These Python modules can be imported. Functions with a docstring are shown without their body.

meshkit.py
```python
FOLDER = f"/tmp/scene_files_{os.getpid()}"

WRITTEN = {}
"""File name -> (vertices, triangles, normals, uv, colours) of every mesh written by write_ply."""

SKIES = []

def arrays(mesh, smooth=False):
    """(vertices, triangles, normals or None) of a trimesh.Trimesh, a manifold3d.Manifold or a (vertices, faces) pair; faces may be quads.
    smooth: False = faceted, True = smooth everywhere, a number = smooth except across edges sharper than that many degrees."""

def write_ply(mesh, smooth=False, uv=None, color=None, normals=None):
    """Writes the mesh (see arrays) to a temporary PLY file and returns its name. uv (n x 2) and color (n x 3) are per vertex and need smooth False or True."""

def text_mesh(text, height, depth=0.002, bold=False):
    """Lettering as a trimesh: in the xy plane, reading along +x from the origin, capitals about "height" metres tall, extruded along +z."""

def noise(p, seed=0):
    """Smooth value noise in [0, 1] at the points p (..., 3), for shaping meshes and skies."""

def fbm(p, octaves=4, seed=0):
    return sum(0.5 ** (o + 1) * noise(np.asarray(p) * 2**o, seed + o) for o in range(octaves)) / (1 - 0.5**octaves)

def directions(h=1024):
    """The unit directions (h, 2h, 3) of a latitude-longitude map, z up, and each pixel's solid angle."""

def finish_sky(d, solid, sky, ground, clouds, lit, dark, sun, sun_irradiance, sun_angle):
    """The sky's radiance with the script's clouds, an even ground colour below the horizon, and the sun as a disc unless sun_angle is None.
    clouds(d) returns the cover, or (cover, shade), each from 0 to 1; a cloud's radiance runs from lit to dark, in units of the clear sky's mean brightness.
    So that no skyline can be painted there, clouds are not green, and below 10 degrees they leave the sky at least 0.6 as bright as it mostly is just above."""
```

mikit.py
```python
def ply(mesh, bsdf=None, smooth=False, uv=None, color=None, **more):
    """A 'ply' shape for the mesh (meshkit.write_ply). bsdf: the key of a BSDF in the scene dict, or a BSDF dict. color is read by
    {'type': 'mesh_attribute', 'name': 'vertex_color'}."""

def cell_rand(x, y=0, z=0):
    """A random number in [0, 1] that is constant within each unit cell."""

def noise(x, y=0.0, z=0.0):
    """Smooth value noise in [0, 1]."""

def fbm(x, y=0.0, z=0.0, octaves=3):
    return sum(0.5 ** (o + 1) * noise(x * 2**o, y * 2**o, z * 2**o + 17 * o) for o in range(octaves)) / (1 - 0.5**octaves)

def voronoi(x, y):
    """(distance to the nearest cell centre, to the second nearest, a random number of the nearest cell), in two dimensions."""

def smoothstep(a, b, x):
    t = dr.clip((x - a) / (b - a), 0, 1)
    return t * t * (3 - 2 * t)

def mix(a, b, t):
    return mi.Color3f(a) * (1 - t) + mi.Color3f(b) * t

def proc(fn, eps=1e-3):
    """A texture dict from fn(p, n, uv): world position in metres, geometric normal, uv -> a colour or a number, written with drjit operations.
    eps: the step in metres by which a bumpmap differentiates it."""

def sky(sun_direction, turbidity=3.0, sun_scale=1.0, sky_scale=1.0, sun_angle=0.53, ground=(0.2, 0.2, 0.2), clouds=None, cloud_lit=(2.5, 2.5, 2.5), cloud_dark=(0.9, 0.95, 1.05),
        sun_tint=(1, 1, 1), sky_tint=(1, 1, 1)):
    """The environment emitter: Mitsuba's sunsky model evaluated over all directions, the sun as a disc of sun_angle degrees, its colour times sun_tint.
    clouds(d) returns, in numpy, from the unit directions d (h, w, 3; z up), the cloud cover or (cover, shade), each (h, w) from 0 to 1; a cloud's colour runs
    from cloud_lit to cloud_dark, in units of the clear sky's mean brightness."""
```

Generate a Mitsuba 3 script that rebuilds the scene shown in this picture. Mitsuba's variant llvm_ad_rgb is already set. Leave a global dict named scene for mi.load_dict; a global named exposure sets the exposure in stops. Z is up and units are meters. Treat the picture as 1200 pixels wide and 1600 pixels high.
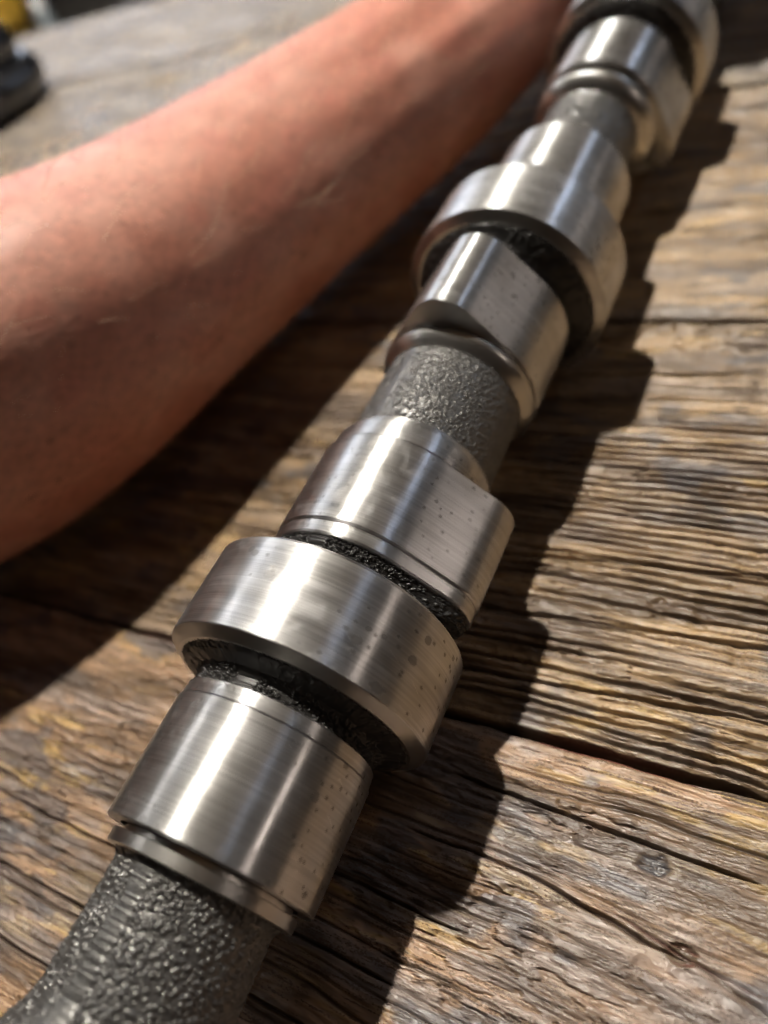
import math, random
import numpy as np, trimesh, mitsuba as mi, drjit as dr
import mikit, meshkit
from mikit import noise, fbm, voronoi, cell_rand, smoothstep, mix

T = mi.ScalarTransform4f
S = 0.0237                       # one unit of the layout = journal radius in metres
random.seed(7); rng = np.random.default_rng(7)
scene, labels = {}, {}

# ---------------------------------------------------------------- camera
CAM = np.array([3.1903, 0.0, 5.6556])
VIEW = np.array([-0.50002, 0.49595, -0.70994])
UP = np.array([-0.13214, 0.77084, 0.62317])
scene['camera'] = {
    'type': 'thinlens', 'fov': 51.54, 'fov_axis': 'x', 'aperture_radius': 0.00155, 'focus_distance': 5.35 * S,
    'near_clip': 0.01, 'far_clip': 60.0,
    'to_world': T().look_at(origin=(CAM * S).tolist(), target=((CAM + VIEW) * S).tolist(), up=UP.tolist())}

# ---------------------------------------------------------------- light and exposure
exposure = 0.0
KEY_DIR = np.array([-0.25, 0.43, 1.0]); KEY_DIR /= np.linalg.norm(KEY_DIR)
KEY_POS = np.array([0, 3.0, 1.0]) * S + 1.7 * KEY_DIR
KEY_RADIANCE = np.array([1.0, 0.93, 0.82]) * 5700
TUBE_RADIANCE = np.array([0.72, 0.90, 1.25]) * 13
TUBE2_RADIANCE = np.array([1.0, 0.97, 0.94]) * 22
AMBIENT = [0.015, 0.0105, 0.008]
scene['room_light'] = {'type': 'constant', 'radiance': {'type': 'rgb', 'value': AMBIENT}}


# ---------------------------------------------------------------- helpers
def numbered(key):
    if key not in scene:
        return key
    n = 1
    while f'{key}_{n:03d}' in scene:
        n += 1
    return f'{key}_{n:03d}'


def put(name, shape, parent=None):
    key = numbered(f'{parent}__{name}' if parent else name)
    scene[key] = shape
    return key


def thing(key, label=None, category=None, group=None, kind=None):
    labels[key] = {k: v for k, v in dict(label=label, category=category, group=group, kind=kind).items() if v}
    return key


def rgb(c):
    return {'type': 'rgb', 'value': [float(x) for x in c]}


def plain(name, color, rough=0.5, metallic=0.0, spec=0.5, **k):
    scene[name] = {'type': 'twosided', 'bsdf': {'type': 'principled', 'base_color': rgb(color), 'roughness': rough, 'metallic': metallic, 'specular': spec, **k}}


def grid_faces(nu, nv, off=0):
    i, j = np.meshgrid(np.arange(nu - 1), np.arange(nv - 1), indexing='ij')
    a = (i * nv + j).ravel() + off
    return np.vstack([np.stack([a, a + 1, a + nv + 1], 1), np.stack([a, a + nv + 1, a + nv], 1)])


def loft(rings, closed=True):
    """rings (n, m, 3), each a closed loop -> closed solid."""
    n, m = rings.shape[:2]
    v = rings.reshape(-1, 3)
    i, j = np.meshgrid(np.arange(n - 1), np.arange(m), indexing='ij')
    a = (i * m + j).ravel(); b = (i * m + (j + 1) % m).ravel()
    f = [np.stack([a, b, b + m], 1), np.stack([a, b + m, a + m], 1)]
    if closed:
        c0, c1 = len(v), len(v) + 1
        v = np.vstack([v, rings[0].mean(0), rings[-1].mean(0)])
        k = np.arange(m)
        f += [np.stack([np.full(m, c0), (k + 1) % m, k], 1), np.stack([np.full(m, c1), k + (n - 1) * m, (k + 1) % m + (n - 1) * m], 1)]
    return v, np.vstack(f)


def fbm3(p, o=4, seed=0):
    return meshkit.fbm(p, o, seed)


def n3(p, seed=0):
    return meshkit.noise(p, seed)


def sm(a, b, x):
    t = np.clip((x - a) / (b - a), 0, 1)
    return t * t * (3 - 2 * t)


# ---------------------------------------------------------------- materials
AX = 1.0 * S                     # height of the shaft's axis


def cyl(p):
    """angle and distance along the camshaft, in layout units"""
    return dr.atan2(p.z - AX, p.x), p.y / S


def steel_spots(p):
    th, y = cyl(p)
    u, v = th * 0.75, y
    d, _, r = voronoi(u * 4.8 + 3.1, v * 4.8)
    r2b = cell_rand(r * 1000.0, 3)
    big = (1 - smoothstep(0.05 + 0.13 * r2b, 0.09 + 0.15 * r2b, d + 0.07 * noise(u * 34, v * 34))) * smoothstep(0.40, 0.44, r)
    d2, _, r2 = voronoi(u * 10.5, v * 10.5 + 7.7)
    small = (1 - smoothstep(0.06, 0.2 * r2 + 0.08, d2 + 0.05 * noise(u * 70, v * 70))) * smoothstep(0.52, 0.56, r2)
    patch = smoothstep(0.30, 0.5, noise(u * 2.2 + 5, v * 2.0 + 1.7))
    right = smoothstep(-1.0, 0.9, p.x / S)
    return dr.minimum(0.8 * big * patch + small * patch, 1) * (0.35 + 0.65 * right)


def ground_lines(p):
    th, y = cyl(p)
    a = noise(y * 150.0, th * 2.0 + 9 * dr.floor(y))
    b = noise(y * 60.0, th * 1.1, 4.0)
    return 0.55 * a + 0.45 * b


def steel_color(p, n, uv):
    th, y = cyl(p)
    s = steel_spots(p)
    g = ground_lines(p)
    cloud = fbm(th * 2.6, y * 2.8, 2.0, 3)
    c = mix((0.655, 0.65, 0.645), (0.51, 0.50, 0.485), smoothstep(0.35, 0.75, cloud))
    c = c * (0.80 + 0.36 * g)
    scr = smoothstep(0.93, 0.99, noise(th * 9.0 + y * 7.0, y * 60.0 - th * 20.0, 6.0)) * smoothstep(0.5, 0.7, noise(th * 2.0, y * 3.0, 7.0))
    c = mix(c, (0.80, 0.79, 0.77), 0.5 * scr)
    return mix(c, (0.17, 0.16, 0.148), 0.75 * s)


def steel_rough(p, n, uv):
    th, y = cyl(p)
    smear = smoothstep(0.48, 0.66, fbm(th * 4.0, y * 7.0 + 3, 1.0, 4)) + 0.5 * smoothstep(0.3, 0.6, noise(th * 1.3, y * 1.1, 8.0))
    return 0.305 + 0.09 * (ground_lines(p) - 0.5) + 0.05 * smear + 0.14 * steel_spots(p)


def steel_haze(p, n, uv):
    th, y = cyl(p)
    return 0.10 + 0.12 * cell_rand(dr.floor(y * 0.83 + 0.1), 5) + 0.13 * smoothstep(0.56, 0.72, fbm(th * 11.0, y * 15.0, 9.0, 4)) * smoothstep(0.45, 0.6, noise(th * 1.6 + 4, y * 1.9, 3.0)) + 0.16 * (noise(y * 26.0, th * 1.6, 11.0) - 0.3) * smoothstep(0.35, 0.65, noise(th * 1.2, y * 1.4, 12.0)) + 0.3 * steel_spots(p)


# ground surface: most of the light is smeared along the axis by the grinding lines, the rest is scattered by fine handling haze
scene['ground_steel'] = {'type': 'blendbsdf', 'weight': mikit.proc(steel_haze),
    'bsdf_0': {'type': 'principled', 'base_color': mikit.proc(steel_color), 'metallic': 1.0, 'roughness': mikit.proc(steel_rough), 'anisotropic': 0.95, 'specular': 0.5},
    'bsdf_1': {'type': 'principled', 'base_color': mikit.proc(steel_color), 'metallic': 1.0, 'roughness': 0.56, 'specular': 0.5}}


scene['turned_steel'] = {'type': 'principled', 'base_color': rgb((0.50, 0.485, 0.46)), 'metallic': 1.0, 'roughness': 0.30, 'specular': 0.5}


def cast_color(p, n, uv):
    return mix((0.085, 0.083, 0.079), (0.19, 0.185, 0.177), noise(p.x * 4000, p.y * 4000, p.z * 4000))


scene['cast_iron'] = {'type': 'principled', 'base_color': mikit.proc(cast_color), 'metallic': 0.8, 'roughness': 0.37, 'specular': 0.5}
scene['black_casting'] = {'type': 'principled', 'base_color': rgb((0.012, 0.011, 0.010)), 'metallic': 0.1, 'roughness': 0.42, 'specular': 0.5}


def fibre(p):
    x, y = p.x / S, p.y / S + 0.02 * noise(p.x / S * 1.3, p.y / S * 1.5, 3.0)
    a = noise(x * 3.5, y * 58.0, 1.0)
    b = noise(x * 9.0, y * 120.0, 2.0)
    g = noise(x * 70.0, y * 110.0, 3.0)
    return a, b, g


def fibre_dark(p, n, uv):
    a, b, g = fibre(p)
    x, y = p.x / S, p.y / S
    line = 1 - smoothstep(0.0, 0.10, dr.abs(noise(x * 1.1, y * 17.0, 5.0) - 0.5))
    line = line * smoothstep(0.45, 0.7, noise(x * 1.6, y * 6.0, 6.0))
    return dr.clip(0.75 * smoothstep(0.52, 0.9, 0.5 * a + 0.3 * b + 0.35 * g) + 0.5 * line, 0, 0.9)


def fibre_bump(p, n, uv):
    a, b, g = fibre(p)
    return 0.45 * a + 0.3 * b + 0.25 * g


scene['wood'] = {'type': 'bumpmap', 'scale': 0.00022, 'arbitrary': mikit.proc(fibre_bump, eps=6e-5), 'bsdf': {
    'type': 'blendbsdf', 'weight': mikit.proc(fibre_dark),
    'bsdf_0': {'type': 'principled', 'base_color': {'type': 'mesh_attribute', 'name': 'vertex_color'}, 'roughness': 0.43, 'specular': 0.55},
    'bsdf_1': {'type': 'principled', 'base_color': rgb((0.075, 0.048, 0.030)), 'roughness': 0.6, 'specular': 0.4}}}
plain('gap_filler', (0.02, 0.014, 0.01), 0.9)


def skin_color(p, n, uv):
    q = p / S
    b = fbm(q.x * 1.4, q.y * 1.4, q.z * 1.4, 3)
    f = noise(q.x * 14, q.y * 14, q.z * 14)
    c = mix((0.43, 0.168, 0.112), (0.50, 0.235, 0.170), smoothstep(0.3, 0.7, b))
    c = mix(c, (0.43, 0.15, 0.105), 0.6 * smoothstep(0.55, 0.8, noise(q.x * 3, q.y * 3, q.z * 3 + 9)))
    f2 = noise(q.x * 34, q.y * 34, q.z * 34)
    frk = smoothstep(0.80, 0.88, noise(q.x * 7, q.y * 7, q.z * 7 + 4))
    c = mix(c, (0.28, 0.105, 0.06), 0.35 * frk)
    return c * (0.80 + 0.28 * f + 0.14 * f2)


def skin_bump(p, n, uv):
    q = p / S
    return 0.6 * noise(q.x * 22, q.y * 22, q.z * 22) + 0.4 * noise(q.x * 50, q.y * 50, q.z * 50)


scene['skin'] = {'type': 'bumpmap', 'scale': 0.00007, 'arbitrary': mikit.proc(skin_bump, eps=1e-4), 'bsdf': {
    'type': 'principled', 'base_color': mikit.proc(skin_color), 'roughness': 0.5, 'specular': 0.45, 'sheen': 0.3, 'sheen_tint': 0.5}}
plain('blond_hair', (0.92, 0.80, 0.60), 0.3)
plain('black_rubber', (0.008, 0.009, 0.011), 0.17, spec=1.0)
plain('yellow_plastic', (0.72, 0.42, 0.05), 0.4)
plain('dark_plastic', (0.03, 0.03, 0.03), 0.5)
plain('grey_can', (0.35, 0.40, 0.44), 0.35, metallic=0.5)
plain('lamp_shade', (0.10, 0.10, 0.10), 0.5, metallic=0.3)
plain('lamp_body', (0.7, 0.7, 0.7), 0.5)


def board_color(p, n, uv):
    b = dr.floor(p.x / 0.14)
    g = fbm(p.x * 30 + 5 * b, p.y * 2.0, 3.0 * b, 3)
    return mix((0.50, 0.33, 0.20), (0.64, 0.46, 0.30), g) * (0.9 + 0.2 * cell_rand(b))


scene['unseen_boards'] = {'type': 'twosided', 'bsdf': {'type': 'diffuse', 'reflectance': mikit.proc(board_color)}}
plain('unseen_wall_paint', (0.46, 0.455, 0.44), 0.8)


def floor_color(p, n, uv):
    return mix((0.035, 0.032, 0.03), (0.06, 0.057, 0.052), fbm(p.x * 2, p.y * 2, 0, 4))


scene['concrete'] = {'type': 'diffuse', 'reflectance': mikit.proc(floor_color)}

# ---------------------------------------------------------------- the setting
FLOOR_Z = -0.86
fm = trimesh.creation.box(extents=(40, 40, 0.1)); fm.apply_translation((-6, 6, FLOOR_Z - 0.05))
put('floor', mikit.ply(fm, 'concrete')); thing('floor', kind='structure')
cm = trimesh.creation.box(extents=(1.35, 5.0, 0.05)); cm.apply_translation((0.40, 2.05, 1.335))
put('unseen_ceiling', mikit.ply(cm, 'unseen_boards')); thing('unseen_ceiling', kind='structure')  # unseen overhead boards, placed to give the steel its tan reflections
wm = trimesh.creation.box(extents=(0.06, 3.4, 2.16)); wm.apply_translation((1.115, 2.85, FLOOR_Z + 1.085))
put('unseen_wall', mikit.ply(wm, 'unseen_wall_paint')); thing('unseen_wall', kind='structure')  # unseen upright slab, placed to give the steel its grey reflections


# ---------------------------------------------------------------- lamps (outside the frame)
def frame_from(direction):
    z = np.asarray(direction, float); z /= np.linalg.norm(z)
    x = np.cross([0, 1, 0], z); x /= np.linalg.norm(x)
    return np.stack([x, np.cross(z, x), z], 1)


def spot_lamp(key, label, pos, direction, radiance, r=0.03):
    """an unseen lamp: glowing disc at the bottom of a conical shade, shining along direction"""
    F = frame_from(direction)
    a = np.linspace(0, 2 * np.pi, 48, endpoint=False)
    ring = lambda rr, h: np.stack([rr * np.cos(a), rr * np.sin(a), np.full_like(a, h)], 1)
    disc = trimesh.Trimesh(np.vstack([ring(r, 0), [[0, 0, 0]]]), [[i, (i + 1) % 48, 48] for i in range(48)], process=False)
    disc.vertices = disc.vertices @ F.T + pos
    s = mikit.ply(disc, 'lamp_body'); s['emitter'] = {'type': 'area', 'radiance': rgb(radiance)}
    put('bulb', s, key)
    v, f = loft(np.stack([ring(r * 1.15, -0.03), ring(r * 3.2, 0.04), ring(r * 3.4, 0.04), ring(r * 1.4, -0.05), ring(r * 0.6, -0.09)]), False)
    put('lamp_shade', mikit.ply((v @ F.T + pos, f), 'lamp_shade', smooth=30), key)
    thing(key, label, 'lamp')


def tube_lamp(name, p0, p1, r, radiance, label, bracket):
    m = trimesh.creation.cylinder(radius=r, segment=[p0, p1], sections=20)
    s = mikit.ply(m, 'lamp_body', smooth=40); s['emitter'] = {'type': 'area', 'radiance': rgb(radiance)}
    put('tube', s, name)
    for e in (p0, p1):
        b = trimesh.creation.box(extents=(0.045, 0.03, 0.045)); b.apply_translation(np.array(e) + bracket)
        put('end_cap', mikit.ply(b, 'lamp_body'), name)
    thing(name, label, 'lamp')


spot_lamp('unseen_lamp', 'unseen conical lamp high above the bench, placed for the main light and shadows', KEY_POS, -KEY_DIR, KEY_RADIANCE)  # out of view; gives the main light and the shadows on the bench
spot_lamp('unseen_lamp_001', 'unseen conical lamp placed to light the yellow toolbox beyond the bench', np.array([-3.35, 2.45, 0.95]), (-0.5, 0.36, -1.0), np.array([1.0, 0.93, 0.82]) * 9000, 0.03)  # out of view; placed to light the toolbox
tube_lamp('unseen_tube_lamp', (0.99, 1.05, 1.19), (0.99, 4.3, 1.19), 0.011, TUBE_RADIANCE, 'unseen long cool white tube lamp at the right, placed for the thin blue streak on the steel', np.array([0, 0, 0.02]))  # out of view; placed for the thin blue streak along the lobes
tube_lamp('unseen_tube_lamp_001', (-1.35, -0.3, 1.12), (-1.35, 2.6, 1.12), 0.012, TUBE2_RADIANCE, 'unseen long warm white tube lamp high on the left, placed for the second streak on the steel', np.array([0, 0, 0.02]))  # out of view; placed for the fainter streak left of the main one
tube_lamp('unseen_strip_lamp', (1.12, 0.02, 0.53), (1.12, 0.42, 0.53), 0.012, np.array([1.0, 0.84, 0.74]) * 24, 'unseen short warm strip lamp off to the right, placed to light the arm and the steel', np.array([0, 0, -0.02]))  # out of view; placed for the pink line on the steel and the arm side


def unseen_window(centre, facing, w, h, radiance):
    F = frame_from(facing)
    pane = trimesh.Trimesh(np.array([[-w / 2, -h / 2, 0], [w / 2, -h / 2, 0], [w / 2, h / 2, 0], [-w / 2, h / 2, 0]]) @ F.T + centre, [[0, 1, 2], [0, 2, 3]], process=False)
    s = mikit.ply(pane, 'lamp_body'); s['emitter'] = {'type': 'area', 'radiance': rgb(radiance)}
    put('pane', s, 'unseen_window')
    for ext, at in (((w + 0.16, 0.08, 0.06), (0, h / 2 + 0.04, 0)), ((w + 0.16, 0.08, 0.06), (0, -h / 2 - 0.04, 0)), ((0.08, h, 0.06), (w / 2 + 0.04, 0, 0)), ((0.08, h, 0.06), (-w / 2 - 0.04, 0, 0)), ((0.05, h, 0.04), (0, 0, 0.025))):
        b = trimesh.creation.box(extents=ext); b.apply_translation(at); b.vertices = b.vertices @ F.T + centre
        put('frame', mikit.ply(b, 'lamp_body'), 'unseen_window')
    thing('unseen_window', 'unseen daylit pane beyond the far left end of the bench, placed for the sheen on boards and cable', 'unseen_window')


unseen_window(np.array([-3.5, 3.3, 1.55]), (0.70, -0.64, -0.30), 1.6, 1.9, np.array([0.80, 0.92, 1.12]) * 3.2)  # out of view; placed for the sheen on the far boards and cable

# ---------------------------------------------------------------- workbench planks
SEAMS = [-2.75, 2.12, 7.0, 12.0, 17.9, 23.75]
TILT = math.radians(0.9)         # the boards run slightly askew to the camshaft
thing('workbench', 'weathered wooden workbench top of rough grooved planks under the camshaft', 'workbench')


def plank_relief(k, x, v):
    """height (layout units) and colour of board k at x along and v across"""
    P = lambda fx, fv, z=0.0: np.stack([x * fx, v * fv, np.full_like(x, z + 31.7 * k)], -1)
    warp = 0.22 * (fbm3(P(0.20, 0.45), 3, 1) - 0.5) + 0.07 * (fbm3(P(1.1, 1.3), 3, 2) - 0.5)
    if k == 0:                   # the grain swings round a knot at the right
        dx, dv = x - 2.67, v - 1.0
        g = np.exp(-(dx / 0.85) ** 2 - (dv / 0.45) ** 2)
        warp = warp + 0.10 * g * np.sign(dv) * np.exp(-np.abs(dv) / 0.3) + 0.05 * np.maximum(x - 0.5, 0) * sm(1.9, 0.6, v)
        warp = warp + 0.02 * x
    w = v + warp
    Q = lambda fx, fw, z=0.0: np.stack([x * fx, w * fw, np.full_like(x, z + 17.3 * k)], -1)
    freq = (11.5, 12.0, 7.0, 3.8, 3.2)[k]
    amp = (0.022, 0.050, 0.026, 0.025, 0.025)[k]
    ph = w * freq + 1.5 * (fbm3(Q(0.45, 1.3, 5), 3, 3) - 0.5) + 0.35 * (n3(Q(2.2, 7, 25), 33) - 0.5)
    tri = np.abs((ph % 1.0) - 0.5) * 2                       # 0 in the groove, 1 on the ridge
    deep = cell = n3(np.stack([np.floor(ph) * 7.3, x * 0.55 + np.floor(ph) * 3.1, 0 * x + k], -1), 41)   # each groove has its own depth, changing along it
    if k == 1:
        ridge_on = (0.25 + 0.75 * sm(0.2, 0.6, deep)) * (0.30 + 0.70 * sm(6.3, 5.0, v) * sm(0.25, 0.5, fbm3(Q(0.35, 0.7, 3), 3, 9)))
        ridge = sm(0.0, 0.62, tri + 0.85 * (fbm3(Q(3.2, 11, 8), 4, 4) - 0.5))
    else:
        ridge_on = sm(0.30, 0.75, deep) * sm(0.25, 0.55, fbm3(Q(0.35, 0.9, 3), 3, 9))
        ridge = sm(0.0, 0.42, tri + 0.30 * (fbm3(Q(2.4, 9, 8), 3, 4) - 0.5))
    h = amp * (ridge - 1) * ridge_on
    fine = fbm3(Q(2.6, 30, 2), 4, 6)                         # fibres
    fine2 = fbm3(Q(9, 60, 3), 2, 16)
    h = h + 0.018 * (fine - 0.5) + 0.007 * (fine2 - 0.5)
    h = h + 0.05 * (fbm3(Q(0.5, 1.6, 7), 3, 8) - 0.5)        # broad unevenness
    h = h - (0.010, 0.020, 0.012, 0.01, 0.01)[k] * sm(0.60, 0.72, fbm3(Q(6.5, 9, 61), 3, 61)) * sm(0.4, 0.6, fbm3(Q(0.8, 1.1, 62), 2, 62))     # short cross breaks
    # flaked off cells of old finish, worn away in short steps
    fl = fbm3(Q(5.5, 24, 4), 4, 12)
    where = sm(0.42, 0.62, fbm3(Q(0.7, 1.5, 44), 3, 42))
    flake = sm(0.49, 0.54, fl) * where
    h = h - (0.014, 0.012, 0.010, 0.01, 0.01)[k] * flake
    chip = n3(Q(11, 26, 6), 13)
    h = h + 0.012 * sm(0.45, 0.65, chip) * (1 - flake) * (1.0 if k == 0 else 0.7) * (0.3 + 0.7 * where)
    # long drying cracks
    cr = np.abs(((w * (2.1, 1.7, 1.1, 1, 1)[k] + 0.5 * (n3(Q(0.25, 0.4, 9), 14) - 0.5) + 0.03 * (n3(Q(4, 6, 9), 17) - 0.5)) % 1.0) - 0.5)
    crack_on = sm(0.46, 0.62, n3(Q(0.55, 1.3, 1), 15))
    crack = (1 - sm(0.0, (0.030, 0.035, 0.04, 0.045, 0.045)[k], cr / (0.25 + crack_on))) * sm(0.05, 0.3, crack_on)
    h = h - (0.05, 0.06, 0.06, 0.06, 0.06)[k] * crack
    # colour
    t = fbm3(Q(0.9, 7, 11), 5, 21)
    lo, hi = np.array(((0.120, 0.074, 0.043), (0.125, 0.080, 0.045), (0.130, 0.083, 0.045), (0.145, 0.115, 0.085), (0.16, 0.13, 0.10))[k]), np.array(((0.335, 0.212, 0.128), (0.38, 0.258, 0.138), (0.36, 0.24, 0.12), (0.28, 0.24, 0.185), (0.29, 0.255, 0.21))[k])  # the two far boards are greyer: their sheen is put into the base colour
    c = lo + (hi - lo) * sm(0.28, 0.72, t)[..., None]
    mixc = lambda c, col, m: c + (np.array(col) - c) * np.clip(m, 0, 1)[..., None]
    gold = sm(0.56, 0.68, fbm3(Q(2.4, 13, 13), 4, 22)) * sm(0.38, 0.62, fbm3(Q(0.6, 1.2, 19), 3, 29))
    c = mixc(c, (0.48, 0.32, 0.11), (0.6, 0.6, 0.8, 0.6, 0.5)[k] * gold)
    film = sm(0.46, 0.62, fbm3(Q(0.9, 3.2, 15), 5, 23)) * (1 - 0.7 * flake)
    c = mixc(c, (0.235, 0.222, 0.225), (0.50, 0.28, 0.34, 0.6, 0.6)[k] * film)  # grey film, raised on the far boards to paint in their sheen
    blot = sm(0.60, 0.68, fbm3(Q(1.6, 3.6, 16), 4, 24))
    c = mixc(c, (0.085, 0.085, 0.095), 0.7 * blot)
    stain = sm(0.52, 0.66, fbm3(Q(0.7, 4.2, 71), 5, 71))
    c = mixc(c, (0.055, 0.036, 0.022), (0.5, 0.55, 0.5, 0.2, 0.2)[k] * stain)
    c = c * (0.55 + 0.60 * fine + 0.34 * fine2)[..., None]
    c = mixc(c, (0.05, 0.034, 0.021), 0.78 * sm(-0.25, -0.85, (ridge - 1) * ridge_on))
    c = mixc(c, (0.03, 0.018, 0.012), 0.9 * crack)
    if k == 0:
        kd = np.sqrt(((x - 2.67) / 1.4) ** 2 + (v - 1.02) ** 2)
        c = mixc(c, (0.10, 0.07, 0.045), 0.75 * sm(0.085, 0.06, kd + 0.05 * (fine - 0.5)))
        ringd = np.abs(kd - 0.055) + 0.14 * np.abs(fine - 0.5)
        tail = np.abs(w - np.interp(x, [1.9, 2.3, 2.67, 3.2], [1.16, 1.10, 1.02, 0.93]) - (w - v)) + 0.05 * np.abs(fine - 0.5)
        redm = np.maximum(0.6 * sm(0.03, 0.01, ringd), 0.7 * sm(0.022, 0.006, tail) * sm(2.1, 2.4, x) * sm(3.2, 2.9, x))
        c = mixc(c, (0.11, 0.022, 0.018), 0.8 * redm)
        h = h - 0.04 * sm(0.07, 0.03, kd) - 0.04 * redm
        kd2 = np.sqrt(((x - 2.40) / 1.7) ** 2 + (v - 1.48) ** 2 )
        kd2 = kd2 + 0.09 * (fbm3(P(9, 14, 77), 3, 51) - 0.5)
        c = mixc(c, (0.035, 0.035, 0.042), 0.9 * sm(0.075, 0.045, kd2))
        h = h - 0.025 * sm(0.08, 0.03, kd2)
    return h, np.clip(c, 0.01, 0.9)


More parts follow.
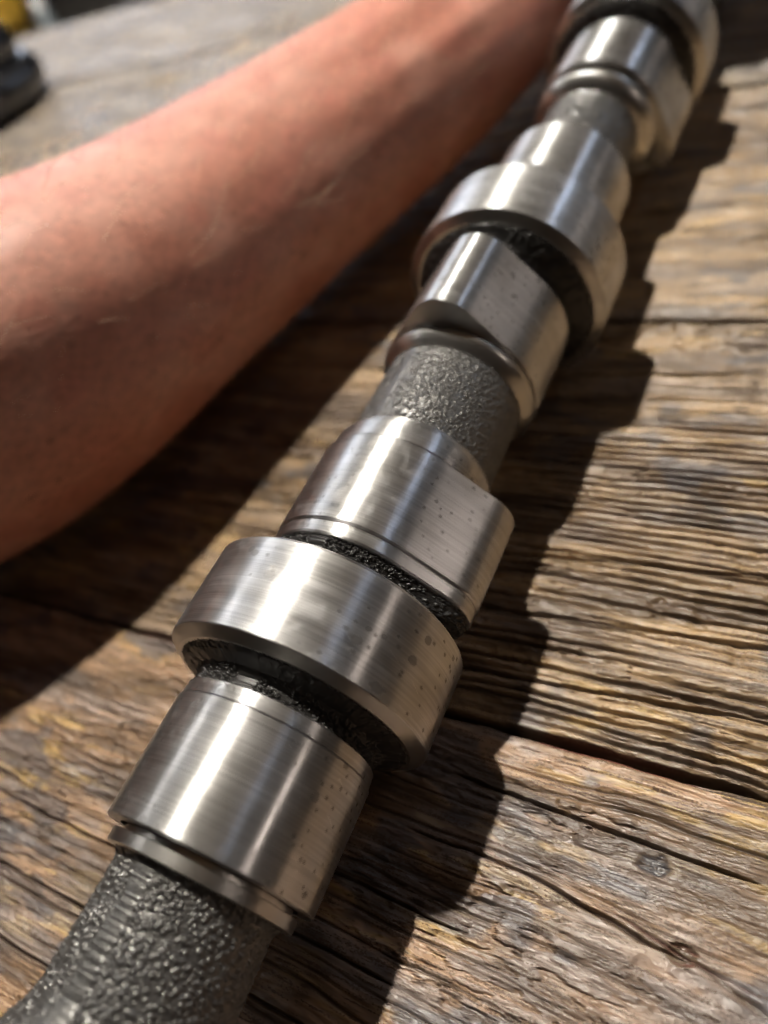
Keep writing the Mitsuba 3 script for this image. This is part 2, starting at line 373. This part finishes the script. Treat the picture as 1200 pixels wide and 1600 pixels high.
def make_plank(k):
    y0, y1 = SEAMS[k] + (0.018 if k else 0), SEAMS[k + 1] - 0.018
    x0, x1, nx, nv = [(-9, 6.5, 720, 640), (-10, 6.5, 640, 740), (-14, 7, 480, 360), (-34, 9, 420, 200), (-46, 10, 360, 160)][k]
    # denser samples where the camera stands close
    u = np.linspace(-1, 1, nx)
    xs = np.interp(np.linspace(0, 1, nx), [0, .2, .85, 1], [x0, max(x0, -4.2), 3.3, x1]) if k < 3 else np.linspace(x0, x1, nx)
    if k == 0:
        vs = np.interp(np.linspace(0, 1, nv), [0, .1, 1], [y0, -1.0, y1])
    else:
        vs = np.linspace(y0, y1, nv)
    X, V = np.meshgrid(xs, vs, indexing='ij')
    h, c = plank_relief(k, X, V)
    wob = 0.02 * (n3(np.stack([X * 1.3, 0 * X + 40 * k, 0 * X], -1), 31) - 0.5) + 0.02 * (n3(np.stack([X * 5, 0 * X + 40 * k, 0 * X], -1), 32) - 0.5)
    e = np.minimum(V - y0, y1 - V)
    rnd = 0.06
    h = h - 0.05 * np.clip(1 - e / rnd, 0, 1) ** 2.2
    Y = V + np.where(V - y0 < 0.3, 1, -1) * wob * np.clip(1 - e / 0.3, 0, 1)
    h = h - 0.05 + (0.02, 0.0, -0.01, 0.0, 0.0)[k]
    red = 0.8 * sm(0.035, 0.0, e) * sm(0.5, 0.60, n3(np.stack([X * 1.1, V * 0 + k, V * 0], -1), 35)) * (k == 0)
    edge_dark = 0.75 * sm(0.06, 0.0, e)  # boards turn darker along their long edges
    c = c + (np.array([0.04, 0.025, 0.016]) - c) * edge_dark[..., None]
    c = c + (np.array([0.13, 0.02, 0.018]) - c) * red[..., None]
    low = np.full((nx, 1), -1.05)
    X = np.hstack([X[:, :1], X[:, :1], X, X[:, -1:], X[:, -1:]])
    Y = np.hstack([Y[:, :1], Y[:, :1], Y, Y[:, -1:], Y[:, -1:]])
    h = np.hstack([low, h[:, :1] - 0.12, h, h[:, -1:] - 0.12, low])
    dark = np.broadcast_to(np.array([0.05, 0.03, 0.02]), (nx, 1, 3))
    c = np.concatenate([dark, dark, c, dark, dark], 1)
    n2 = nv + 4
    Yt = Y + X * math.tan(TILT)
    v = np.stack([X, Yt, h], -1).reshape(-1, 3) * S
    f = grid_faces(nx, n2)[:, ::-1]
    i = np.arange(nx - 1)        # underside
    a, b = i * n2, i * n2 + n2 - 1
    f = np.vstack([f, np.stack([a, a + n2, b], 1), np.stack([b, a + n2, b + n2], 1)])
    for row in (0, nx - 1):      # end grain
        ids = row * n2 + np.arange(1, n2 - 1)
        tri = np.stack([np.full(len(ids) - 1, row * n2), ids[:-1], ids[1:]], 1)
        f = np.vstack([f, tri if row == 0 else tri[:, ::-1], [[row * n2, row * n2 + n2 - 2, row * n2 + n2 - 1]] ])
    m = trimesh.Trimesh(v, f, process=False)
    top = m.face_normals[np.abs(m.face_normals[:, 2]) > 0.5]
    if np.median(top[:, 2]) < 0:
        m = trimesh.Trimesh(v, f[:, ::-1], process=False)
    put('plank', mikit.ply((m.vertices, m.faces), 'wood', smooth=True, color=c.reshape(-1, 3)), 'workbench')


for k in range(5):
    make_plank(k)
# an added dark slab under the boards keeps the gaps between them dark
bm = trimesh.creation.box(extents=(30 * S, 24.6 * S, 1.2 * S)); bm.apply_translation(np.array([-6, 10.6, -1.70]) * S)
put('gap_backing', mikit.ply(bm, 'gap_filler'), 'workbench')

# ---------------------------------------------------------------- camshaft
thing('camshaft', 'long steel camshaft with bright ground lobes and journals lying across the planks', 'camshaft')
M = 288
ANG = np.linspace(-np.pi / 2, 1.5 * np.pi, M + 1)            # the seam of the surface lies underneath


def lobe_profile(rb, rn, d, deg):
    """outline radius at ANG of the hull of a base circle and a nose circle"""
    ph = ANG - math.radians(deg)
    s_ang = np.linspace(0, 2 * np.pi, 2048, endpoint=False)
    pts = np.vstack([np.stack([rb * np.cos(s_ang), rb * np.sin(s_ang)], 1), np.stack([d + rn * np.cos(s_ang), rn * np.sin(s_ang)], 1)])
    hull = pts[__import__('scipy.spatial', fromlist=['ConvexHull']).ConvexHull(pts).vertices]
    nxt = np.roll(hull, -1, 0)
    out = np.zeros_like(ph)
    for i, a in enumerate(ph):
        dx, dy = math.cos(a), math.sin(a)
        e = nxt - hull
        den = dx * e[:, 1] - dy * e[:, 0]
        with np.errstate(divide='ignore', invalid='ignore'):
            t = (hull[:, 0] * e[:, 1] - hull[:, 1] * e[:, 0]) / den
            u = (hull[:, 0] * dy - hull[:, 1] * dx) / den
        ok = (den > 1e-12) & (u >= -1e-6) & (u <= 1 + 1e-6) & (t > 0)
        out[i] = t[ok].max()
    w = np.exp(-0.5 * (np.arange(-16, 17) / 2.6) ** 2); w /= w.sum()      # the grinder leaves no hard corner between flank and base circle
    ring = np.convolve(np.r_[out[-17:-1], out[:-1], out[:16]], w, 'valid')
    return np.r_[ring, ring[:1]]


CIRC = np.ones(M + 1)


def ring_strips(stations, sharp=()):
    """stations: list of (y, radius array). Each index in sharp starts a new strip, so that its edge stays crisp.
    Returns vertices, faces, uv (u along the axis, v round it)."""
    V, F, U, off = [], [], [], 0
    cuts = [0] + sorted(sharp) + [len(stations) - 1]
    for a, b in zip(cuts[:-1], cuts[1:]):
        part = stations[a:b + 1]
        if len(part) < 2:
            continue
        ys = np.array([p[0] for p in part]); rs = np.stack([p[1] for p in part])
        x = rs * np.cos(ANG); z = 1 + rs * np.sin(ANG)
        V.append(np.stack([x, np.repeat(ys[:, None], M + 1, 1), z], -1).reshape(-1, 3))
        arc = np.concatenate([[0], np.cumsum(np.hypot(np.diff(ys), np.diff(rs.mean(1))))]) + ys[0]
        U.append(np.stack([np.repeat(arc[:, None], M + 1, 1), np.repeat((ANG / (2 * np.pi))[None], len(ys), 0) * 4.0], -1).reshape(-1, 2))
        F.append(grid_faces(len(ys), M + 1, off)[:, ::-1])
        off += len(V[-1])
    return np.vstack(V), np.vstack(F), np.vstack(U)


def turned(name, stations, sharp, bsdf='ground_steel', label=None):
    V, F, U = ring_strips(stations, sharp)
    k = put(name, mikit.ply((V * S, F), bsdf, smooth=True, uv=U), 'camshaft')
    if label:
        labels[k] = {'label': label}
    return k


def shoulder(y0, y1, R, bev=0.014):
    """side of a ground lobe or journal with small broken edges; R an array of radii"""
    n = 10
    st = [(y0, R - 0.10), (y0, R - bev), (y0 + bev * 0.5, R - bev * 0.3), (y0 + bev, R)]
    st += [(y, R) for y in np.linspace(y0 + bev, y1 - bev, n)[1:]]
    st += [(y1 - bev * 0.5, R - bev * 0.3), (y1, R - bev), (y1, R - 0.10)]
    return st, [1, 3, 3 + n - 1, len(st) - 2]


def cast(name, prof, amp, bsdf, ny, seed, flat=None, nm=480, label=None, grain=46):
    """rough cast length: prof = [(y, radius or radius array at 289 angles)]; displaced by pebbly noise; flat = (degrees, half width) of the dressed parting line"""
    ang = np.linspace(0, 2 * np.pi, nm, endpoint=False)
    py = np.array([p[0] for p in prof])
    tab = np.stack([np.interp((ang + np.pi / 2) % (2 * np.pi), ANG + np.pi / 2, p[1] * CIRC) for p in prof])
    ys = np.linspace(py[0], py[-1], ny)
    R = np.stack([np.interp(ys, py, tab[:, j]) for j in range(nm)], 1)
    A, Y = np.meshgrid(ang, ys)
    q = np.stack([np.cos(A) * 0.65, Y, np.sin(A) * 0.65], -1)
    peb = n3(q * grain, seed); peb2 = n3(q * grain * 2.1, seed + 1); broad = fbm3(q * 4, 3, seed + 2)
    # pebbles: little domes strewn at random over the skin of the casting
    from scipy.spatial import cKDTree
    r0 = float(R.mean()); sp = 1.55 / grain
    prng = np.random.default_rng(seed)
    cnt = int(1.1 * np.pi * r0 * (py[-1] - py[0]) / sp ** 2)
    pts = np.stack([prng.uniform(0, 2 * np.pi * r0, cnt), prng.uniform(py[0], py[-1], cnt)], 1)
    size = sp * prng.uniform(0.45, 1.0, cnt)
    wrap = np.vstack([pts, pts + [2 * np.pi * r0, 0], pts - [2 * np.pi * r0, 0]])
    size3 = np.tile(size, 3)
    dd, ii = cKDTree(wrap).query(np.stack([A.ravel() * r0, Y.ravel()], 1) + 0.25 * sp * (np.stack([peb.ravel(), peb2.ravel()], 1) - 0.5), k=3)
    dome = np.max(np.clip(1 - (dd / size3[ii]) ** 2, 0, 1) ** 1.15 * size3[ii] / sp, 1).reshape(A.shape)
    disp = amp * (1.25 * dome + 0.5 * (peb2 - 0.5) + 1.0 * (broad - 0.5) - 0.5)
    if flat:
        da = np.abs((A - math.radians(flat[0]) + np.pi) % (2 * np.pi) - np.pi)
        w = math.radians(flat[1]) * (1 + 0.6 * (n3(np.stack([Y * 9, A * 3, 0 * A], -1), seed + 3) - 0.5))
        m = 1 - sm(0.75, 1.1, da / w)
        lines = n3(np.stack([Y * 70, A * 1.6, 0 * A], -1), seed + 4)
        disp = disp * (1 - m) + m * amp * (0.55 * lines - 0.1)
    fade = sm(0, 0.05, np.minimum(Y - py[0], py[-1] - Y) / max(py[-1] - py[0], 1e-6) * 2)
    R = R + disp * (0.3 + 0.7 * fade)
    rings = np.stack([R * np.cos(A), Y, 1 + R * np.sin(A)], -1)
    v, f = loft(rings)
    k = put(name, mikit.ply((v * S, f[:, ::-1]), bsdf, smooth=50), 'camshaft')
    if label:
        labels[k] = {'label': label}


LB = dict(rb=0.735, rn=0.30, d=0.675)
LA = lobe_profile(deg=250, **LB)
LC = lobe_profile(deg=352, **LB)
LD = lobe_profile(deg=86, **LB)
LF = lobe_profile(0.72, 0.3, 0.62, 225)
LG = lobe_profile(deg=327, **LB)
LZ = lobe_profile(deg=200, **LB)
LI = lobe_profile(deg=120, **LB)
C1 = CIRC

# near end, below the frame: a lobe, then the dark cast length at the bottom of the picture
st, sh = shoulder(-2.05, -1.10, LZ); turned('lobe', st, sh)
cast('cast_core', [(-2.6, 0.60), (-2.05, 0.62)], 0.02, 'cast_iron', 40, 3)
cast('cast_core', [(-1.12, 0.70), (-1.02, 0.69), (-0.92, 0.665), (-0.80, 0.635), (-0.68, 0.585), (-0.58, 0.562), (-0.3, 0.558), (0.0, 0.550), (0.15, 0.552), (0.205, 0.60)], 0.0125, 'cast_iron', 600, 11, (92, 8), nm=800, grain=64,
     label='dark pebbly cast core at the near end, with a dressed parting line')
turned('collar', [(0.19, 0.55 * C1), (0.19, 0.640 * C1), (0.197, 0.652 * C1), (0.275, 0.656 * C1), (0.280, 0.648 * C1), (0.282, 0.60 * C1), (0.33, 0.60 * C1)], [1, 2, 3, 4, 5], 'turned_steel')
st, sh = shoulder(0.318, 1.172, LA); turned('lobe', st, sh, label='nearest ground lobe, round side up, with grey stains')
RA = np.minimum(LA, 0.735) - 0.012
turned('collar', [(1.16, RA - 0.03), (1.176, RA), (1.27, RA - 0.006), (1.285, RA - 0.03), (1.29, RA - 0.1)], [1, 2, 3])
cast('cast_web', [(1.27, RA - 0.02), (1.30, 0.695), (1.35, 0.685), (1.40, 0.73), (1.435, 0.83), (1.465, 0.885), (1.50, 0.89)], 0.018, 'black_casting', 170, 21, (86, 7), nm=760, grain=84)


def journal(y0, y1):
    far = 0.03
    k = turned('journal', [(y0 - 0.002, 0.9 * C1), (y0 - 0.002, 0.994 * C1), (y0 + 0.006, C1)] + [(y, C1) for y in np.linspace(y0 + 0.006, y1 - 0.01, 10)[1:]]
               + [(y1, 0.992 * C1), (y1 + far, 0.955 * C1), (y1 + far, 0.80 * C1)], [1, 2, 11, 12, 13])
    V, F, U = ring_strips([(y0 - 0.055, 0.80 * C1), (y0 - 0.055, 0.905 * C1), (y0 - 0.002, 0.992 * C1)], [1])
    put('chamfer', mikit.ply((V * S, F), 'turned_steel', smooth=True, uv=U), k)


journal(1.517, 2.222)
RC = LC - 0.045
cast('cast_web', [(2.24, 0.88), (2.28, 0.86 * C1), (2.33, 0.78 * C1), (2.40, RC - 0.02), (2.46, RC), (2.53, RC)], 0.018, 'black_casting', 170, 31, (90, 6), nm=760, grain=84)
turned('collar', [(2.49, LC - 0.12), (2.495, LC - 0.022), (2.51, LC - 0.012), (2.60, LC - 0.012), (2.612, LC - 0.020)], [1, 2, 3])
st, sh = shoulder(2.614, 3.452, LC); turned('lobe', st, sh, label='ground lobe whose stained nose points to the right')
turned('collar', [(3.44, 0.60 * C1), (3.455, 0.705 * C1), (3.47, 0.715 * C1), (3.62, 0.705 * C1), (3.69, 0.675 * C1), (3.73, 0.648 * C1), (3.76, 0.62 * C1)], [1, 2])
cast('cast_core', [(3.68, 0.635), (3.76, 0.628), (4.1, 0.632), (4.5, 0.630), (4.585, 0.632), (4.64, 0.65)], 0.0085, 'cast_iron', 420, 41, (108, 4), nm=960, grain=80,
     label='grey pebbly cast core between the two middle lobes')
turned('collar', [(4.575, 0.60 * C1), (4.585, 0.640 * C1), (4.615, 0.665 * C1), (4.66, 0.705 * C1), (4.70, 0.720 * C1), (4.73, 0.714 * C1), (4.75, 0.685 * C1), (4.79, 0.68 * C1)], [1], 'turned_steel')
st, sh = shoulder(4.767, 5.701, LD, 0.010)
st[0] = (4.767, 0.60 * C1)
turned('lobe', st, sh, label='ground lobe with its nose pointing up and dark flat end face')
RD = LD - 0.05
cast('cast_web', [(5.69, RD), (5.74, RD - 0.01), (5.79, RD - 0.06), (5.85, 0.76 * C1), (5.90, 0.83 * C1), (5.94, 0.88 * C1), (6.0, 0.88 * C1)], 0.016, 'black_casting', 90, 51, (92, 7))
journal(6.018, 6.760)
st, sh = shoulder(6.78, 8.03, LF); turned('lobe', st, sh)
cast('cast_core', [(8.0, 0.56), (8.1, 0.56), (8.6, 0.55), (8.95, 0.55), (9.06, 0.59)], 0.012, 'cast_iron', 110, 61)
turned('collar', [(9.0, 0.55 * C1), (9.02, 0.60 * C1), (9.06, 0.66 * C1), (9.12, 0.705 * C1), (9.18, 0.71 * C1), (9.23, 0.69 * C1), (9.27, 0.66 * C1), (9.35, 0.65 * C1)], [1], 'turned_steel')
st, sh = shoulder(9.335, 10.37, LG); st[0] = (9.335, 0.60 * C1); turned('lobe', st, sh)
cast('cast_web', [(10.36, LG - 0.05), (10.41, LG - 0.08), (10.45, 0.80 * C1), (10.50, 0.88 * C1), (10.55, 0.88 * C1)], 0.014, 'black_casting', 60, 71)
journal(10.574, 11.31)
st, sh = shoulder(11.34, 12.35, LI); turned('lobe', st, sh)
cast('cast_core', [(12.33, 0.6), (12.5, 0.56), (13.4, 0.56), (13.5, 0.6)], 0.012, 'cast_iron', 70, 81)
st, sh = shoulder(13.5, 14.5, LZ); turned('lobe', st, sh)
cast('cast_web', [(14.49, LZ - 0.06), (14.60, 0.78 * C1), (14.72, 0.86 * C1)], 0.014, 'black_casting', 30, 91)
journal(14.75, 15.5)
turned('snout', [(15.5, 0.5 * C1), (15.53, 0.5 * C1), (17.0, 0.5 * C1), (17.05, 0.46 * C1), (17.05, 0.0 * C1)], [1, 2, 3])

# ---------------------------------------------------------------- arm
STA = [  # x, y, z, half width, half height
    (-10.6, 0.6, 2.05, 2.0, 1.95), (-8.2, 1.7, 2.0, 2.0, 1.95), (-6.1, 2.80, 1.88, 2.05, 1.92), (-5.22, 3.72, 1.76, 1.96, 1.80), (-4.48, 5.60, 1.55, 1.72, 1.53),
    (-3.66, 8.30, 1.40, 1.52, 1.32), (-2.84, 10.6, 1.38, 1.40, 1.16), (-2.36, 12.0, 1.47, 1.34, 1.0), (-2.05, 13.3, 1.65, 1.46, 0.86), (-1.75, 14.3, 1.9, 1.62, 0.78), (-1.45, 15.2, 2.1, 1.60, 0.70), (-1.3, 15.7, 2.15, 1.2, 0.5)]


def make_arm():
    from scipy.interpolate import CubicSpline
    a = np.array(STA)
    t = np.concatenate([[0], np.cumsum(np.linalg.norm(np.diff(a[:, :3], axis=0), axis=1))])
    cs = CubicSpline(t, a)
    n, m = 420, 260
    tt = np.linspace(0, t[-1], n)
    q = cs(tt); tan = cs(tt, 1)[:, :3]; tan /= np.linalg.norm(tan, axis=1, keepdims=True)
    side = np.cross(tan, [0, 0, 1.0]); side /= np.linalg.norm(side, axis=1, keepdims=True)
    up = np.cross(side, tan)
    ang = np.linspace(0, 2 * np.pi, m, endpoint=False)
    rings = q[:, None, :3] + side[:, None] * (q[:, 3, None] * np.cos(ang))[..., None] + up[:, None] * (q[:, 4, None] * np.sin(ang))[..., None]
    # tendons and muscle
    A = np.broadcast_to(ang, (n, m)); Tt = np.broadcast_to(tt[:, None], (n, m))
    nrm = side[:, None] * np.cos(ang)[:, None] + up[:, None] * np.sin(ang)[:, None]
    wr = sm(0.52 * t[-1], 0.70 * t[-1], Tt)
    tend = 0.03 * np.exp(-((A - 1.15) / 0.13) ** 2) + 0.025 * np.exp(-((A - 0.62) / 0.12) ** 2) - 0.018 * np.exp(-((A - 0.88) / 0.12) ** 2)
    bulge = 0.10 * np.exp(-((A - 0.9) / 0.5) ** 2) * np.exp(-((Tt - 0.36 * t[-1]) / 3.0) ** 2) - 0.02 * np.exp(-((A - 0.25) / 0.3) ** 2) * np.exp(-((Tt - 0.40 * t[-1]) / 4.0) ** 2)
    d = tend * wr + bulge + 0.10 * (fbm3(np.stack([np.cos(A) * 1.2, Tt * 0.35, np.sin(A) * 1.2], -1), 3, 5) - 0.5) + 0.004 * (fbm3(rings * 5, 3, 6) - 0.5)
    rings = rings + nrm * d[..., None]
    z = rings[..., 2]            # the flesh rests on the bench
    rings[..., 2] = np.where(z < 0.12, 0.02 + 0.10 * np.exp(np.minimum((z - 0.12) / 0.10, 0)), z)
    return loft(rings), rings, nrm


(arm_v, arm_f), arm_rings, arm_nrm = make_arm()


def bone_hull(pts, radii):
    out = None
    import manifold3d as m3
    for (p, r), (q, s) in zip(list(zip(pts, radii))[:-1], list(zip(pts, radii))[1:]):
        a = m3.Manifold.sphere(r, 24).translate(tuple(p)); b = m3.Manifold.sphere(s, 24).translate(tuple(q))
        h = m3.Manifold.batch_hull([a, b])
        out = h if out is None else out + h
    return out


def make_body():
    import manifold3d as m3
    arm = m3.Manifold(m3.Mesh(np.asarray(arm_v, np.float32), np.asarray(arm_f[:, ::-1], np.uint32)))
    if arm.volume() < 0 or arm.is_empty():
        arm = m3.Manifold(m3.Mesh(np.asarray(arm_v, np.float32), np.asarray(arm_f, np.uint32)))
    hand = None                  # fingers curl over the far end of the camshaft, thumb along its near side
    for i, (y, l) in enumerate([(13.55, 0.94), (14.3, 1.0), (15.05, 0.96), (15.75, 0.82)]):
        bx = -1.0 + 0.12 * i
        pts = [(-1.9 + .1 * i, y - 0.2, 2.05), (bx + 0.1, y, 2.42), (bx + 1.15 * l, y + 0.1, 2.55), (bx + 1.95 * l, y + 0.1, 2.05), (bx + 2.25 * l, y + 0.1, 1.45)]
        f = bone_hull(pts, [0.46, 0.42, 0.38, 0.34, 0.29])
        hand = f if hand is None else hand + f
    hand = hand + bone_hull([(-2.0, 12.6, 1.45), (-1.55, 13.0, 1.0), (-1.3, 13.6, 0.62), (-1.15, 14.2, 0.5)], [0.5, 0.45, 0.38, 0.32])
    body = arm + hand
    g = body.to_mesh()
    return np.array(g.vert_properties[:, :3], float), np.array(g.tri_verts)


bv, bf = make_body()
put('forearm', mikit.ply((bv * S, bf), 'skin', smooth=45), 'person')
thing('person', 'bare forearm with fine blond hairs resting on the planks left of the camshaft', 'person')


def make_hairs(count, l0, l1, r0, lift):
    V, F, off = [], [], 0
    n, m = arm_rings.shape[:2]
    for _ in range(count):
        i = int(rng.integers(15, 300)); j = int(rng.integers(5, 160)) % m
        p = arm_rings[i, j]; nr = arm_nrm[i, j]
        t = arm_rings[min(i + 3, n - 1), j] - arm_rings[i, j]; t /= np.linalg.norm(t) + 1e-9
        b = np.cross(nr, t)
        L = rng.uniform(l0, l1); lean = rng.uniform(-0.8, 0.8)
        d = t * math.cos(lean) + b * math.sin(lean)
        s = np.linspace(0, 1, 6)[:, None]
        bend = rng.uniform(0.4, 1.0) * lift
        pts = p + d * L * s + nr * (bend * np.sin(s * 2.2) * L * 1.2 + 0.012) + b * (rng.normal(0, 0.12) * s ** 2 * L)
        rad = np.linspace(r0, r0 * 0.35, 6)
        a = np.arange(4) * np.pi / 2
        ring = pts[:, None] + rad[:, None, None] * (np.cos(a)[:, None] * b + np.sin(a)[:, None] * np.cross(d, b))
        v, f = loft(ring); V.append(v); F.append(f + off); off += len(v)
    return np.vstack(V), np.vstack(F)


hv, hf = make_hairs(380, 0.2, 0.55, 0.0038, 0.7)
hv2, hf2 = make_hairs(900, 0.08, 0.20, 0.0011, 0.2)
hf = np.vstack([hf, hf2 + len(hv)]); hv = np.vstack([hv, hv2])
k = put('hair', mikit.ply((hv * S, hf), 'blond_hair', smooth=True), 'person')
labels[k] = {'label': 'fine blond hairs on the forearm', 'kind': 'stuff'}


# ---------------------------------------------------------------- coil of black cable at the left edge of the bench
COIL = (-20.18, 15.95)


def tube_along(pts, r, m=20):
    pts = np.asarray(pts, float)
    t = np.gradient(pts, axis=0); t /= np.linalg.norm(t, axis=1, keepdims=True)
    s = np.cross(t, [0, 0, 1.0]); s /= np.linalg.norm(s, axis=1, keepdims=True) + 1e-9
    u = np.cross(s, t)
    a = np.linspace(0, 2 * np.pi, m, endpoint=False)
    return loft(pts[:, None] + r * (np.cos(a)[:, None] * s[:, None] + np.sin(a)[:, None] * u[:, None]))


ph = np.linspace(0, 2 * np.pi * 1.9, 320)
turn = sm(1.6 * np.pi, 2.4 * np.pi, ph)
rad = 1.55 - 0.28 * turn + 0.06 * np.sin(2 * ph)
coil = np.stack([COIL[0] + rad * np.cos(ph - 2.6), COIL[1] + rad * np.sin(ph - 2.6), 0.58 + 0.95 * turn + 0.05 * np.sin(ph * 1.7)], 1)
v, f = tube_along(coil, 0.60)
put('cable_coil', mikit.ply((v * S, f), 'black_rubber', smooth=60))
thing('cable_coil', 'loose coil of glossy black cable at the left edge of the bench', 'cable')

# ---------------------------------------------------------------- things on the floor beyond the bench
tb = np.array([-4.08, 2.98, FLOOR_Z])
TURN = trimesh.transformations.rotation_matrix(math.radians(25.5), [0, 0, 1], tb)


def box(ext, at):
    m = trimesh.creation.box(extents=ext); m.apply_translation(at); m.apply_transform(TURN); return m


def rod(pts, r):
    m = trimesh.util.concatenate([trimesh.creation.cylinder(r, segment=[tb + a, tb + b], sections=14) for a, b in zip(pts[:-1], pts[1:])]); m.apply_transform(TURN); return m


put('body', mikit.ply(box((0.60, 0.30, 0.30), tb + [0, 0, 0.152]), 'yellow_plastic'), 'toolbox')
put('lid', mikit.ply(box((0.63, 0.33, 0.12), tb + [0, 0, 0.364]), 'yellow_plastic'), 'toolbox')
put('handle', mikit.ply(rod([(-0.16, 0, 0.425), (-0.16, 0, 0.50), (-0.10, 0, 0.53), (0.10, 0, 0.53), (0.16, 0, 0.50), (0.16, 0, 0.425)], 0.018), 'dark_plastic', smooth=40), 'toolbox')
for sx in (-0.18, 0.18):
    put('latch', mikit.ply(box((0.06, 0.02, 0.10), tb + [sx, -0.176, 0.32]), 'dark_plastic'), 'toolbox')
thing('toolbox', 'blurred yellow plastic toolbox on the floor beyond the bench corner', 'toolbox')
pc = np.array([-3.70, 3.20, FLOOR_Z])
put('body', mikit.ply(trimesh.creation.cylinder(0.04, segment=[pc + [0, 0, 0.002], pc + [0, 0, 0.30]], sections=32), 'grey_can', smooth=40), 'spray_can')
put('cap', mikit.ply(trimesh.creation.cylinder(0.03, segment=[pc + [0, 0, 0.302], pc + [0, 0, 0.355]], sections=32), 'lamp_body', smooth=40), 'spray_can')
thing('spray_can', 'blurred tall blue grey spray can on the floor right of the yellow toolbox', 'can')
